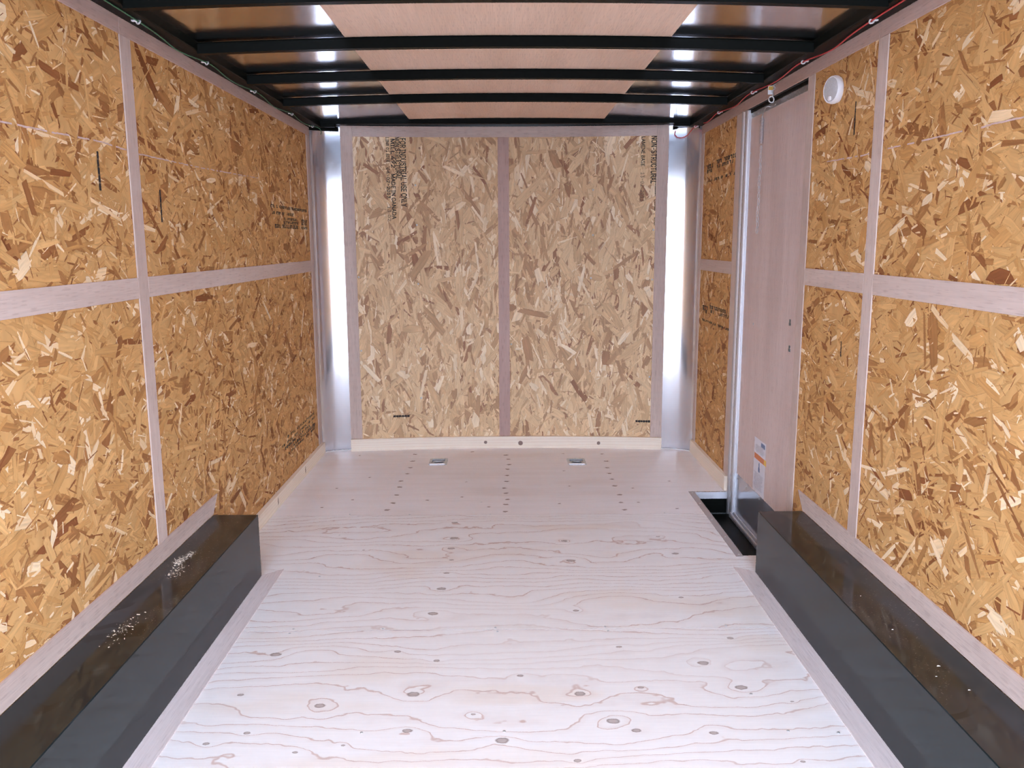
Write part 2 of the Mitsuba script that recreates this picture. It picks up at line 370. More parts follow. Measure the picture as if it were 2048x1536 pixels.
# ------------------------------------------------------------------ oriented strand board: a panel with its pressed strands
def osb_panel(u0, u1, v0, v1, place, seed, angle=0.0, spread=38, density=2000, long=0.085, wide=0.018, small=0.42):
    """place(u, v, h) -> points; u, v along the panel, h out of its face. One mesh: a plate and its strands, uv.x = strand number + place across, uv.y = metres along."""
    r = np.random.default_rng(seed)
    n = int((u1 - u0) * (v1 - v0) * density)
    cu, cv = r.uniform(u0 - 0.02, u1 + 0.02, n), r.uniform(v0 - 0.02, v1 + 0.02, n)
    ang = np.radians(angle + np.where(r.random(n) < 0.16, r.uniform(-90, 90, n), r.normal(0, spread, n)))
    L = np.clip(long * np.exp(r.normal(0, 0.5, n)), 0.02, 0.20)
    Wd = np.clip(wide * np.exp(r.normal(0, 0.6, n)), 0.003, 0.055)
    Wd = np.minimum(Wd, L * 0.6)
    tiny = r.random(n) < small
    L = np.where(tiny, np.clip(0.032 * np.exp(r.normal(0, 0.45, n)), 0.010, 0.09), L)
    Wd = np.where(tiny, np.clip(0.0045 * np.exp(r.normal(0, 0.5, n)), 0.0015, 0.012), Wd)
    h = 0.0003 + 0.0012 * np.where(tiny, r.random(n) ** 0.35, r.random(n) ** 0.9)
    tilt, roll_, bow = r.normal(0, 0.00018, n), r.normal(0, 0.00012, n), r.normal(0, 0.05, n)
    V, UV, F = [], [], []
    s = np.array([-0.5, -0.5, 0.0, 0.0, 0.5, 0.5])
    e = np.array([-0.5, 0.5, -0.5, 0.5, -0.5, 0.5])
    ss = s[None] + np.where(np.abs(s) > 0.1, r.normal(0, 0.09, (n, 6)) * np.minimum(1, Wd / L * 4)[:, None], 0)
    taper = r.uniform(0.45, 1.0, (n, 2))
    ee = e[None] * np.stack([taper[:, 0]] * 2 + [np.ones(n)] * 2 + [taper[:, 1]] * 2, 1)
    a, b = ss * L[:, None], ee * Wd[:, None] + (bow * Wd)[:, None] * np.where(np.abs(s) > 0.1, 1.0, -1.0)[None] * 0.5
    ca, sa = np.cos(ang)[:, None], np.sin(ang)[:, None]
    pu = np.clip(cu[:, None] + a * ca - b * sa, u0, u1)
    pv = np.clip(cv[:, None] + a * sa + b * ca, v0, v1)
    ph = h[:, None] + tilt[:, None] * ss * 2 + roll_[:, None] * ee * 2
    ph = np.maximum(ph, 0.0001)
    idx = np.arange(n)[:, None]
    # strand numbers: even = large, odd = sliver
    num = 2 * np.arange(n)[:, None] + tiny[:, None]
    uvx = num + 0.5 + 0.48 * e[None] * 1.98
    uvy = a + 0.3 * (idx % 97)
    tri = np.array([(0, 2, 3), (0, 3, 1), (2, 4, 5), (2, 5, 3)])
    F = (idx[:, :, None] * 6 + tri[None]).reshape(-1, 3)
    P = place(pu.ravel(), pv.ravel(), ph.ravel())
    # the plate itself
    gu, gv = np.linspace(u0, u1, 25), np.linspace(v0, v1, 3)
    GU, GV = np.meshgrid(gu, gv, indexing='ij')
    base = place(GU.ravel(), GV.ravel(), np.zeros(GU.size))
    back = place(GU.ravel(), GV.ravel(), np.full(GU.size, -0.008))
    k = len(P)
    bf = []
    for i in range(24):
        for j in range(2):
            q = i * 3 + j
            bf += [(q, q + 3, q + 4), (q, q + 4, q + 1)]
    bf = np.array(bf)
    m0 = GU.size
    rim = [i * 3 for i in range(25)] + [74] + [i * 3 + 2 for i in range(24, -1, -1)] + [1]
    rim = [i * 3 for i in range(25)] + [73] + [i * 3 + 2 for i in range(24, -1, -1)] + [1]
    sf = []
    for i in range(len(rim)):
        p, q = rim[i], rim[(i + 1) % len(rim)]
        sf += [(p, q, q + m0), (p, q + m0, p + m0)]
    F = np.vstack([F, bf + k, bf[:, ::-1] + k + m0, np.array(sf) + k])
    buv = np.stack([np.full(2 * m0, 4.5), np.r_[GU.ravel(), GU.ravel()]], 1)
    return trimesh.Trimesh(np.vstack([P, base, back]), F, process=False), np.vstack([np.stack([uvx.ravel(), uvy.ravel()], 1), buv])


def left_place(u, v, h):
    return np.stack([-W + h, u, v], 1)


def right_place(u, v, h):
    return np.stack([W - h, u, v], 1)


def front_place(u, v, h):
    return np.stack([u, front_y(u) - h, v], 1)


# ------------------------------------------------------------------ ground outside
obj('ground', extrude(sbox(-40, -40, 40, 40), -0.7, -0.6), 'mat_ground', kind='structure')

# ------------------------------------------------------------------ floor
PANS = [(-0.427, 5.058), (0.427, 5.040)]
holes = [sbox(WELL[0], WELL[2], 1.3, WELL[3])] + [sbox(x - 0.043, y - 0.062, x + 0.043, y + 0.062) for x, y in PANS]
xs = np.linspace(-1.2, 1.2, 25)
front_line = [(x, float(front_y(x)) + 0.02) for x in xs[::-1]]


def floor_poly(y0, y1=None, x=1.2):
    p = Polygon([(-x, y0), (x, y0)] + ([(x, y1), (-x, y1)] if y1 else [(x, 5.24)] + [(1.19, 5.33)] + front_line[1:-1] + [(-1.19, 5.35), (-x, 5.26)]))
    p = p.buffer(0)
    for hole in holes:
        p = p.difference(hole)
    return p


base = Polygon([(-1.26, REAR), (1.26, REAR), (1.26, 5.45), (-1.26, 5.45)])
for hole in [sbox(WELL[0] - 0.004, WELL[2] - 0.004, 1.3, WELL[3] + 0.004)] + [sbox(x - 0.05, y - 0.07, x + 0.05, y + 0.07) for x, y in PANS]:
    base = base.difference(hole)
obj('floor', extrude(base, -0.06, -0.0185), 'mat_dark_grey', kind='structure')
SEAM1, SEAM2 = 4.028, 2.772
obj('plywood_sheet', extrude(floor_poly(SEAM1 + 0.0012), -0.018, 0.0), 'mat_pale_plywood', 'floor', label='pinkish smooth plywood sheet with rows of dark dashes')
obj('plywood_sheet', extrude(floor_poly(SEAM2 + 0.0012, SEAM1 - 0.0012), -0.018, 0.0), 'mat_fir_plywood', 'floor')
obj('plywood_sheet', extrude(floor_poly(1.55, SEAM2 - 0.0012), -0.018, 0.0), 'mat_fir_plywood_near', 'floor')
obj('plywood_sheet', extrude(floor_poly(REAR, 1.5476), -0.018, 0.0), 'mat_fir_plywood_near', 'floor')
sc = mikit.ply(screw_head((0, 0, 0), (0, 0, 1), 0.0045), 'mat_zinc', smooth=40)
for x, y in [(-0.794, 4.051), (-0.493, 4.04), (-0.09, 4.04), (-0.139, 4.236), (-0.787, 3.749), (-0.774, 3.262), (0.783, 4.04), (-0.769, 2.755), (-0.448, 2.785), (-0.763, 2.787),
             (-0.417, 2.148), (-0.044, 2.756), (-0.051, 2.787), (0.344, 2.755), (0.337, 2.787), (-0.02, 2.148), (0.766, 2.787), (0.906, 2.127), (0.723, 2.333), (0.77, 2.138)]:
    obj('screw', sc, None, 'floor', tf=T().translate([x, y, 0.0]))
# flat luan strips along the wheel boxes
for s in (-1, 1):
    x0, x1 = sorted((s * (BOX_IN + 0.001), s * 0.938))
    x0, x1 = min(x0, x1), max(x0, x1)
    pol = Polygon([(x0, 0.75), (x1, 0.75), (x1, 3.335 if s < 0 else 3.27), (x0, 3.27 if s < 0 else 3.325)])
    obj('trim_strip', extrude(pol, 0.0, 0.0035), 'mat_luan_floor_lit', 'floor', label='thin pink plywood strip along the foot of the ' + ('left' if s < 0 else 'right') + ' wheel box')

# ------------------------------------------------------------------ side walls
obj('wall_left', bx(-1.26, -1.2085, REAR, 5.28, -0.06, 2.12), 'mat_dark_grey', kind='structure')
right_wall = join(bx(1.2085, 1.26, REAR, DOOR_Y0 - 0.005, -0.06, 2.12), bx(1.2085, 1.26, DOOR_Y1 - 0.002, 5.26, -0.06, 2.12), bx(1.2085, 1.26, DOOR_Y0 - 0.005, DOOR_Y1 - 0.002, 1.982, 2.12))
obj('wall_right', right_wall, 'mat_dark_grey', kind='structure')

POST_L, POST_R = (2.744, 2.819), (2.762, 2.834)
MID = (1.168, 1.235)
TOP = (1.982, 2.050)
seed = 11
for (y0, y1), (z0, z1) in [((2.782, 5.315), (1.2015, 2.045)), ((2.782, 5.315), (0.0, 1.1995)), ((REAR, 2.780), (1.2015, 2.045)), ((REAR, 2.780), (0.0, 1.1995))]:
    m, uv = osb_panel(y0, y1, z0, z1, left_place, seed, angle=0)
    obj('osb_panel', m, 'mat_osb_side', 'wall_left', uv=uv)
    seed += 1
for (y0, y1), (z0, z1) in [((4.41, 5.295), (1.2015, 2.045)), ((4.41, 5.295), (0.0, 1.1995)), ((2.80, 3.46), (1.2015, 2.045)), ((2.80, 3.46), (0.0, 1.1995)), ((REAR, 2.798), (1.2015, 2.045)), ((REAR, 2.798), (0.0, 1.1995))]:
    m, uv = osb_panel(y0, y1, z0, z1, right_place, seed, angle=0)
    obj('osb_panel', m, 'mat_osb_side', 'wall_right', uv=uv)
    seed += 1


def strip(wall, s, y0, y1, z0, z1, mat, t=0.0045, base=0.0016, label=None):
    a, b = sorted((s * (W - base), s * (W - base - t)))
    return obj('trim_strip', bx(a, b, y0, y1, z0, z1, 0.0008), mat, wall, label=label)


for wall, s, post in (('wall_left', -1, POST_L), ('wall_right', 1, POST_R)):
    ye = 5.315 if s < 0 else 5.295
    strip(wall, s, post[0] + (0.001 if s < 0 else 0.072), ye, *TOP, 'mat_luan_top_shaded')
    strip(wall, s, REAR, post[0] - 0.0005 if s < 0 else post[1] - 0.0015, *TOP, 'mat_luan_top_shaded')
    strip(wall, s, *post, 0.330, TOP[0] - 0.001, 'mat_luan_along_z')
    if s < 0:
        strip(wall, s, post[1] + 0.001, 5.216, *MID, 'mat_luan_along_y')
    else:
        strip(wall, s, post[1] + 0.001, 3.396, *MID, 'mat_luan_along_y')
        strip(wall, s, 4.502, 5.216, *MID, 'mat_luan_along_y')
    strip(wall, s, REAR, post[0] - 0.001, *MID, 'mat_luan_along_y')
    strip(wall, s, 5.218, 5.330 if s < 0 else 5.318, 0.072, TOP[0] - 0.001, 'mat_luan_along_z')
    # strip above the wheel box, its front end cut at a slant
    pol = Polygon([(0.5, BOX_TOP), (BOX_END + 0.002, BOX_TOP), (BOX_END + 0.066, 0.332), (0.5, 0.332)])
    m = trimesh.creation.extrude_polygon(pol, 0.006, engine='earcut')
    m.apply_transform(np.array([[0, 0, 1, 0], [1, 0, 0, 0], [0, 1, 0, 0], [0, 0, 0, 1.0]]))
    m.apply_translation([-W + 0.0016 if s < 0 else W - 0.0076, 0, 0])
    obj('trim_strip', m, 'mat_luan_along_y', wall)
strip('wall_right', 1, 3.397, DOOR_Y0, 0.0, TOP[0] - 0.001, 'mat_luan_along_z')
strip('wall_right', 1, DOOR_Y1, 4.501, 0.0, TOP[0] - 0.001, 'mat_luan_along_z')

# chalk lines and print on the boards
def flat(wall, s, quads, mat, name, label=None, kind=None):
    """Thin print on a side wall: quads of (y0, z0, y1, z1, width)."""
    ms = []
    for y0, z0, y1, z1 in quads:
        a, b = sorted((s * (W - 0.0017), s * (W - 0.0021)))
        ms.append(bx(a, b, min(y0, y1), max(y0, y1), min(z0, z1), max(z0, z1), 0.00005))
    return obj(name, join(*ms), mat, wall, label=label, kind=kind)


def chalk(wall, s, pts, seed):
    r = np.random.default_rng(seed)
    q = []
    for (ya, za), (yb, zb) in zip(pts[:-1], pts[1:]):
        k = max(2, int(abs(yb - ya) / 0.022))
        for i in range(k):
            if r.random() < 0.74:
                y = ya + (yb - ya) * i / k
                z = za + (zb - za) * i / k + r.normal(0, 0.0006)
                q.append((y, z - 0.002 - 0.0012 * r.random(), y + abs(yb - ya) / k, z + 0.002))
    flat(wall, s, q, 'mat_chalk', 'chalk_line', label='broken pale mauve chalk line snapped along the board')


chalk('wall_left', -1, [(1.2, 1.632), (2.07, 1.63), (2.57, 1.641), (2.742, 1.633)], 1)
chalk('wall_left', -1, [(2.83, 1.631), (3.422, 1.636), (4.175, 1.652)], 2)
chalk('wall_right', 1, [(1.2, 1.629), (2.024, 1.627), (2.75, 1.629)], 3)
chalk('wall_right', 1, [(2.84, 1.626), (3.233, 1.636)], 4)


def blocks(rows, seed, cell=0.034, gap=0.3):
    """Rows of small ink blocks: print too worn and small to read. rows: (y0, y1, z of the middle, height, share printed)."""
    r = np.random.default_rng(seed)
    q = []
    for y0, y1, z, hgt, share in rows:
        y = min(y0, y1)
        while y < max(y0, y1):
            w = cell * r.uniform(0.35, 0.75)
            if r.random() < share:
                k = r.integers(0, 4)
                q.append((y, z - hgt / 2, y + w * 0.4, z + hgt / 2))
                if k != 0:
                    q.append((y, z + hgt * 0.2, y + w, z + hgt / 2))
                if k != 1:
                    q.append((y, z - hgt / 2, y + w, z - hgt * 0.25))
                if k > 1:
                    q.append((y + w * 0.7, z - hgt / 2, y + w, z + hgt / 2))
            y += w + cell * gap
    return q


flat('wall_left', -1, blocks([(4.38, 5.16, 1.530, 0.015, .97), (4.40, 4.86, 1.497, 0.015, .85), (4.63, 4.92, 1.470, 0.014, .9), (4.62, 4.92, 1.452, 0.014, .9), (4.44, 4.95, 1.430, 0.020, .95), (5.02, 5.15, 1.468, 0.018, 1), (5.02, 5.15, 1.450, 0.012, 1), (5.02, 5.15, 1.428, 0.014, 1)], 5), 'mat_ink', 'printed_lettering', label='small worn block of black print')
flat('wall_left', -1, blocks([(4.48, 5.13, 0.300, 0.013, .95), (4.32, 5.12, 0.272, 0.012, .7), (4.34, 5.10, 0.250, 0.014, .8), (4.60, 5.12, 0.228, 0.016, .95), (4.45, 4.95, 0.206, 0.012, .8), (5.02, 5.12, 0.22, 0.04, 1)], 6, cell=0.045), 'mat_ink', 'printed_lettering', label='small worn block of black print')
flat('wall_right', 1, blocks([(4.50, 4.93, 1.785, 0.022, .95), (4.56, 4.92, 1.760, 0.018, .85), (5.00, 5.14, 1.775, 0.024, 1), (5.02, 5.12, 1.748, 0.020, 1), (4.52, 5.14, 1.693, 0.014, .8)], 7, cell=0.05), 'mat_ink', 'printed_lettering', label='small worn block of black print')
flat('wall_right', 1, blocks([(4.56, 4.93, 0.960, 0.020, .95), (4.54, 4.90, 0.936, 0.018, .85), (5.01, 5.13, 0.947, 0.024, 1), (5.02, 5.12, 0.925, 0.020, 1), (4.52, 5.12, 0.870, 0.012, .8)], 8, cell=0.05), 'mat_ink', 'printed_lettering', label='small worn block of black print')
for wall, s, y, z0, z1, w in (('wall_left', -1, 2.543, 1.497, 1.61, .011), ('wall_left', -1, 2.980, 1.415, 1.526, .011), ('wall_right', 1, 2.998, 1.703, 1.814, .008), ('wall_right', 1, 2.996, 0.93, 0.986, .007)):
    n_ = 5
    r = np.random.default_rng(int(y * 1000))
    flat(wall, s, [(y - w / 2 * r.uniform(.7, 1.2), z0 + (z1 - z0) * (i + .06) / n_, y + w / 2 * r.uniform(.7, 1.2), z0 + (z1 - z0) * (i + 1) / n_) for i in range(n_)], 'mat_ink', 'ink_mark', label='short upright black ink mark')

# ------------------------------------------------------------------ front wall
obj('wall_front', slab_x(-1.26, 1.26, lambda x: front_y(min(abs(x), 1.1)) + 0.045, 0.03, -0.06, 2.12), 'mat_dark_grey', kind='structure')
for x0, x1 in ((-0.962, -0.016), (-0.014, 0.958)):
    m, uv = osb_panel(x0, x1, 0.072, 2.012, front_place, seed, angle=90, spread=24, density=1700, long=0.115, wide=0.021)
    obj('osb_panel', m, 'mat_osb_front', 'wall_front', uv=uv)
    seed += 1
face = lambda x: front_y(x) - 0.006
obj('trim_strip', slab_x(-1.016, -0.944, face, 0.012, 0.078, 2.0485), 'mat_luan_along_z', 'wall_front')
obj('trim_strip', slab_x(0.936, 1.007, face, 0.012, 0.078, 2.0485), 'mat_luan_along_z', 'wall_front')
obj('trim_strip', slab_x(-0.943, 0.935, face, 0.0045, 1.985, 2.0485), 'mat_luan_along_x', 'wall_front')
obj('trim_strip', slab_x(-0.050, 0.020, face, 0.0045, 0.0785, 1.9842), 'mat_luan_red', 'wall_front', label='reddish plywood strip up the middle of the front wall')
obj('baseboard_front', slab_x(-1.016, 1.006, lambda x: front_y(x) - 0.024, 0.024, 0.0, 0.0785), 'mat_pine', kind='structure')
wsc = mikit.ply(screw_head((0, 0, 0), (0, -1, 0), 0.0062), 'mat_zinc', smooth=40)
for x, z in [(0.548, 1.662), (-0.563, 1.45), (0.55, 1.383), (-0.562, 1.081), (0.541, 1.112), (-0.556, 0.663), (0.542, 0.511), (-0.559, 0.339), (-0.934, 1.126), (0.927, 1.413), (0.927, 1.103), (0.925, 0.476), (-0.566, 1.694), (0.030, 0.687), (-0.934, 0.656)]:
    obj('screw', wsc, None, 'wall_front', tf=T().translate([x, float(front_y(x)) - 0.0014, z]))


def print_down(text, x, z_top, length, cap, mat, bold=True, x_base=True):
    """Lettering that reads downwards on the front wall, its capitals towards +x."""
    m = meshkit.text_mesh(text, cap, depth=0.0004, bold=bold)
    w = m.bounds[1][0] - m.bounds[0][0]
    v = np.array(m.vertices)
    v[:, 0] = (v[:, 0] - m.bounds[0][0]) * length / w
    P = np.stack([x + v[:, 1], front_y(x + v[:, 1]) - 0.0018 - v[:, 2], z_top - v[:, 0]], 1)
    obj('printed_lettering', trimesh.Trimesh(P, m.faces, process=False), mat, 'wall_front', label='printed black words reading down the board')


print_down('LINE 01 SITE', -0.741, 1.983, 0.150, 0.018, 'mat_ink')
print_down('06-02-2013', -0.742, 1.800, 0.186, 0.020, 'mat_ink')
print_down('13:02', -0.741, 1.566, 0.092, 0.019, 'mat_faded_ink', False)
print_down('MILL 492', -0.712, 1.974, 0.174, 0.024, 'mat_ink')
print_down('MADE IN CANADA', -0.714, 1.762, 0.276, 0.024, 'mat_ink')
print_down('NON STRUCTURAL', -0.686, 1.987, 0.258, 0.028, 'mat_ink')
print_down('FOR INDUSTRIAL USE ONLY', -0.655, 1.978, 0.416, 0.034, 'mat_ink')
print_down('NON-STRUCTURAL', 0.903, 1.983, 0.285, 0.032, 'mat_ink')
print_down('LAMINE BASE', 0.843, 1.981, 0.178, 0.021, 'mat_ink')
print_down('13-02-2013', 0.841, 1.765, 0.175, 0.022, 'mat_faded_ink', False)
for x0, x1, z in ((-0.743, -0.635, 0.222), (0.840, 0.935, 0.182)):
    k, q = 6, []
    for i in range(k):
        a = x0 + (x1 - x0) * (i + 0.05) / k
        q.append(slab_x(a, a + (x1 - x0) / k * 0.86, lambda x: front_y(x) - 0.0022, 0.0004, z - 0.0065 - 0.001 * (i % 2), z + 0.0065, n=3))
    obj('ink_mark', join(*q), 'mat_ink', 'wall_front', label='short level black ink mark')
q = [slab_x(0.9305, 0.9335, lambda x: front_y(x) - 0.0022, 0.0004, z, z + 0.05 + 0.02 * (i % 3), n=3) for i, z in enumerate((1.44, 1.53, 1.62, 1.71, 1.80, 1.89))]
obj('ink_mark', join(*q), 'mat_ink', 'wall_front', label='row of thin black strokes along the strip')

# rounded aluminum corners: plan curve swept up
for s, dy in ((-1, 0.006), (1, -0.014)):
    pts, y = [(1.209, 5.10), (1.209, 5.24)], 5.262
    # tight bend from the side wall, then a long slow curve towards the front panel; t = how far the sheet has turned
    for q, t in zip(np.linspace(0, 1, 40), np.interp(np.linspace(0, 1, 40), [0, 0.40, 0.56, 1], [2, 60, 73, 85])):
        x_, y_ = pts[-1]
        step = 0.0074
        pts.append((x_ - step * math.sin(math.radians(t)), y_ + step * math.cos(math.radians(t))))
    pts = np.array(pts) + [0, dy]
    v, f = [], []
    zs = (-0.02, 2.075)
    nrm = np.gradient(pts, axis=0)
    nrm = np.stack([nrm[:, 1], -nrm[:, 0]], 1)
    nrm /= np.linalg.norm(nrm, axis=1, keepdims=True)
    for (x, y), (nx, ny) in zip(pts, nrm):
        v += [(s * x, y, zs[0]), (s * x, y, zs[1]), (s * (x + 0.0015 * nx), y - 0.0015 * ny, zs[0]), (s * (x + 0.0015 * nx), y - 0.0015 * ny, zs[1])]
    for i in range(len(pts) - 1):
        a, b = 4 * i, 4 * i + 4
        f += [(a, b, b + 1), (a, b + 1, a + 1)]
    m = trimesh.Trimesh(v, f, process=False)
    if (m.face_normals[len(f) // 2] @ np.array([-s, -1, 0])) < 0:
        m.invert()
    obj('aluminum_corner', m, 'mat_aluminum_skin', 'wall_front', smooth=True, label='rounded bare aluminum sheet in the front ' + ('left' if s < 0 else 'right') + ' corner')
    inner = [(s * (x - 0.007), y - 0.008, 0.002) for x, y in pts[1:] if y - dy > 5.28 and x > 1.0]
    obj('caulk_bead', tube(spline(inner, 30), 0.0045, 6), 'mat_caulk', 'wall_front', smooth=True, label='thin white caulk bead')

# baseboards of the side walls
obj('baseboard_left', bx(-1.1985, -1.175, BOX_END + 0.004, 5.298, 0.0, 0.0725, 0.002), 'mat_pine', kind='structure')
obj('baseboard_right', bx(1.177, 1.1985, 4.412, 5.268, 0.0, 0.0825, 0.002), 'mat_pine', kind='structure')

# ------------------------------------------------------------------ roof
def roof_sheet(x0, x1, y0, y1, dz, thick, n=49):
    xs = np.linspace(x0, x1, n)
    v, f = [], []
    for x in xs:
        z = float(skin_z(x)) + dz
        v += [(x, y0, z), (x, y1, z), (x, y1, z + thick), (x, y0, z + thick)]
    for i in range(n - 1):
        a, b = 4 * i, 4 * i + 4
        for k in range(4):
            m_ = (k + 1) % 4
            f += [(a + k, b + k, b + m_), (a + k, b + m_, a + m_)]
    e = 4 * (n - 1)
    f += [(0, 1, 2), (0, 2, 3), (e, e + 2, e + 1), (e, e + 3, e + 2)]
    m = trimesh.Trimesh(v, f, process=False)
    m.fix_normals()
    return m


obj('ceiling', roof_sheet(-1.25, 1.25, REAR, 5.45, 0.0, 0.03), 'mat_roof_skin', kind='structure', smooth=30)
obj('luan_sheet', roof_sheet(-0.586, 0.600, REAR, 5.35, -0.0042, 0.0035), 'mat_luan_ceiling', 'ceiling', smooth=30, label='long pink plywood sheet down the middle of the roof')
for s in (-1, 1):
    a, b = sorted((s * 1.2, s * 1.122))
    obj('side_rail', bx(a, b, REAR, 5.345, 2.032, 2.098, 0.003), 'mat_black_steel', 'ceiling', label='black steel rail along the top of the ' + ('left' if s < 0 else 'right') + ' wall')


def bow_mesh(y0, y1, n=31):
    """A hat-shaped steel bow, crowned like the roof."""
    prof = np.array([(0, 0.0), (0.0, 0.0355), (-0.008, 0.0355), (-0.008, 0.0370), (y1 - y0 + 0.008, 0.0370), (y1 - y0 + 0.008, 0.0355), (y1 - y0, 0.0355), (y1 - y0, 0.0)])
    xs = np.linspace(-1.125, 1.125, n)
    k = len(prof)
    v, f = [], []
    for x in xs:
        z = float(skin_z(x)) - 0.0430
        v += [(x, y0 + a, z + b) for a, b in prof]
    for i in range(n - 1):
        for j in range(k):
            j2 = (j + 1) % k
            a, b = i * k, (i + 1) * k
            f += [(a + j, b + j, b + j2), (a + j, b + j2, a + j2)]
    for o in (0, (n - 1) * k):
        f += [(o, o + j, o + j + 1) for j in range(1, k - 1)]
    m = trimesh.Trimesh(v, f, process=False)
    m.fix_normals()
    return m


BOWS = [4.462, 3.857, 3.256, 2.652]
BOW_LABELS = ['black steel roof bow nearest the front wall header', 'second black steel roof bow out from the front header', 'third black steel roof bow out from the front header', 'black steel roof bow cut by the top of the photo, nearest the camera']
for y, lb in zip(BOWS, BOW_LABELS):
    obj('roof_bow', bow_mesh(y - 0.032, y), 'mat_black_steel', None, lb, 'roof beam', 'black steel roof bows', smooth=30)
for y in (2.047, 1.442, 0.837):
    obj('bow_beam', bow_mesh(y - 0.032, y), 'mat_black_steel', 'ceiling', smooth=30)
obj('front_header', join(bx(-1.2, 1.2, 5.295, 5.348, 2.0515, 2.0860, 0.003), bx(-1.2, -1.035, 5.297, 5.346, 2.034, 2.06, 0.003), bx(1.03, 1.2, 5.297, 5.346, 2.034, 2.06, 0.003)), 'mat_black_steel', None, 'straight black steel header across the top of the front wall', 'roof beam')
for s in (-1, 1):
    p = [(s * 1.19, 5.30, 2.030), (s * 1.165, 5.342, 2.030), (s * 1.12, 5.362, 2.030), (s * 1.03, 5.366, 2.030)]
    obj('corner_conduit', tube(spline(p, 16), 0.0125, 10), 'mat_black_steel', 'front_header', smooth=True, label='short black tube above the aluminum corner')

# rear frame of the opening, behind the camera's view
obj('wall_rear', join(bx(-1.28, -1.175, 0.10, REAR, -0.1, 2.14), bx(1.175, 1.28, 0.10, REAR, -0.1, 2.14), bx(-1.28, 1.28, 0.10, REAR, 1.965, 2.14)), 'mat_bright_aluminum', kind='structure')

# ------------------------------------------------------------------ wheel boxes
for s, lb in ((-1, 'long black steel wheel box with sawdust on top, along the left wall'), (1, 'long black steel wheel box along the right wall, ending beside the step well')):
    a, b = sorted((s * 1.1921, s * BOX_IN))
    obj('wheel_box', bx(a, b, 0.75, BOX_END, 0.0, BOX_TOP, 0.0025), 'mat_wheel_box', None, lb, 'wheel box', 'black wheel boxes')
r = np.random.default_rng(4)


def crumbs(centres, n, spread, size, zr=BOX_TOP):
    ms = []
    for _ in range(n):
        cx, cy, k = centres[r.integers(len(centres))]
        x, y = cx + r.normal(0, spread * k), cy + r.normal(0, spread * 2.2 * k)
        if abs(x) > 1.188 or abs(x) < 1.018:
            continue
        e = size * np.exp(r.normal(0, 0.5))
        m = trimesh.creation.box([e * r.uniform(1, 3.2), e, e * 0.5])
        m.apply_transform(trimesh.transformations.rotation_matrix(r.uniform(0, 3.14), [0, 0, 1]))
        m.apply_translation([x, y, zr + e * 0.25])
        ms.append(m)
    return join(*ms)


obj('sawdust', crumbs([(-1.140, 2.775, 1.0), (-1.125, 2.82, 0.8), (-1.115, 2.66, 1.1), (-1.14, 2.76, .6), (-1.10, 2.25, 1.6)], 420, 0.012, 0.0011), 'mat_sawdust', None, 'scatter of pale sawdust on top of the left wheel box', 'sawdust', kind='stuff')
for x, y, e, lb in ((1.100, 2.004, 0.010, 'largest pale chip on top of the right wheel box'), (1.115, 1.886, 0.007, 'pale chip on the right wheel box, nearest the camera'), (1.076, 2.211, 0.007, 'pale chip on the right wheel box, just beyond the largest one'), (1.081, 2.438, 0.005, 'pale chip on the right wheel box, farthest from the camera'), (1.068, 1.952, 0.005, 'pale chip on the right wheel box, beside the largest one')):
    v = np.array([(-1, -.5, 0), (1, -.3, 0), (.6, .6, 0), (-.5, .5, 0), (-.7, -.2, .35), (.5, 0, .3), (0, .4, .28)]) * e * 0.5
    obj('wood_chip', trimesh.convex.convex_hull(v + [x, y, BOX_TOP]), 'mat_caulk', None, lb, 'wood chip', 'pale chips on the right wheel box')

# ------------------------------------------------------------------ step well in the floor before the side door
x0, x1, y0, y1, zb = WELL
tray = thing('step_well', 'black sunken step well in the floor in front of the side door', 'step well')
t = 0.002
obj('pan', join(bx(x0, x1, y0, y1, zb - t, zb), bx(x0 - t, x0, y0, y1, zb - t, -0.001), bx(x0, x1, y0 - t, y0, zb - t, -0.001), bx(x0, x1, y1, y1 + t, zb - t, -0.032)), 'mat_black_steel', tray)
obj('edge_trim', join(bx(0.981, x0 + 0.0015, 3.442, 4.402, 0.0, 0.0016, 0.0004), bx(x0, x0 + 0.0016, 3.457, 4.388, -0.028, 0.0016, 0.0004)), 'mat_bright_aluminum', tray, label='screwed aluminum edge strip')
obj('edge_trim', join(bx(x0, 1.188, 4.385, 4.402, 0.0, 0.0016, 0.0004), bx(x0 + 0.002, x1, 4.3850, 4.3875, -0.036, 0.0016, 0.0004)), 'mat_bright_aluminum', tray, label='screwed aluminum edge strip')
obj('seam_bead', bx(x0, x1, 4.380, 4.388, zb, zb + 0.004, 0.001), 'mat_dark_zinc', tray)
for x, y in [(1.02, 4.394), (0.996, 4.37), (0.995, 4.185), (0.995, 3.932), (0.996, 3.686), (0.998, 3.464), (1.156, 4.394)]:
    obj('screw', sc, None, tray, tf=T().translate([x, y, 0.0016]))

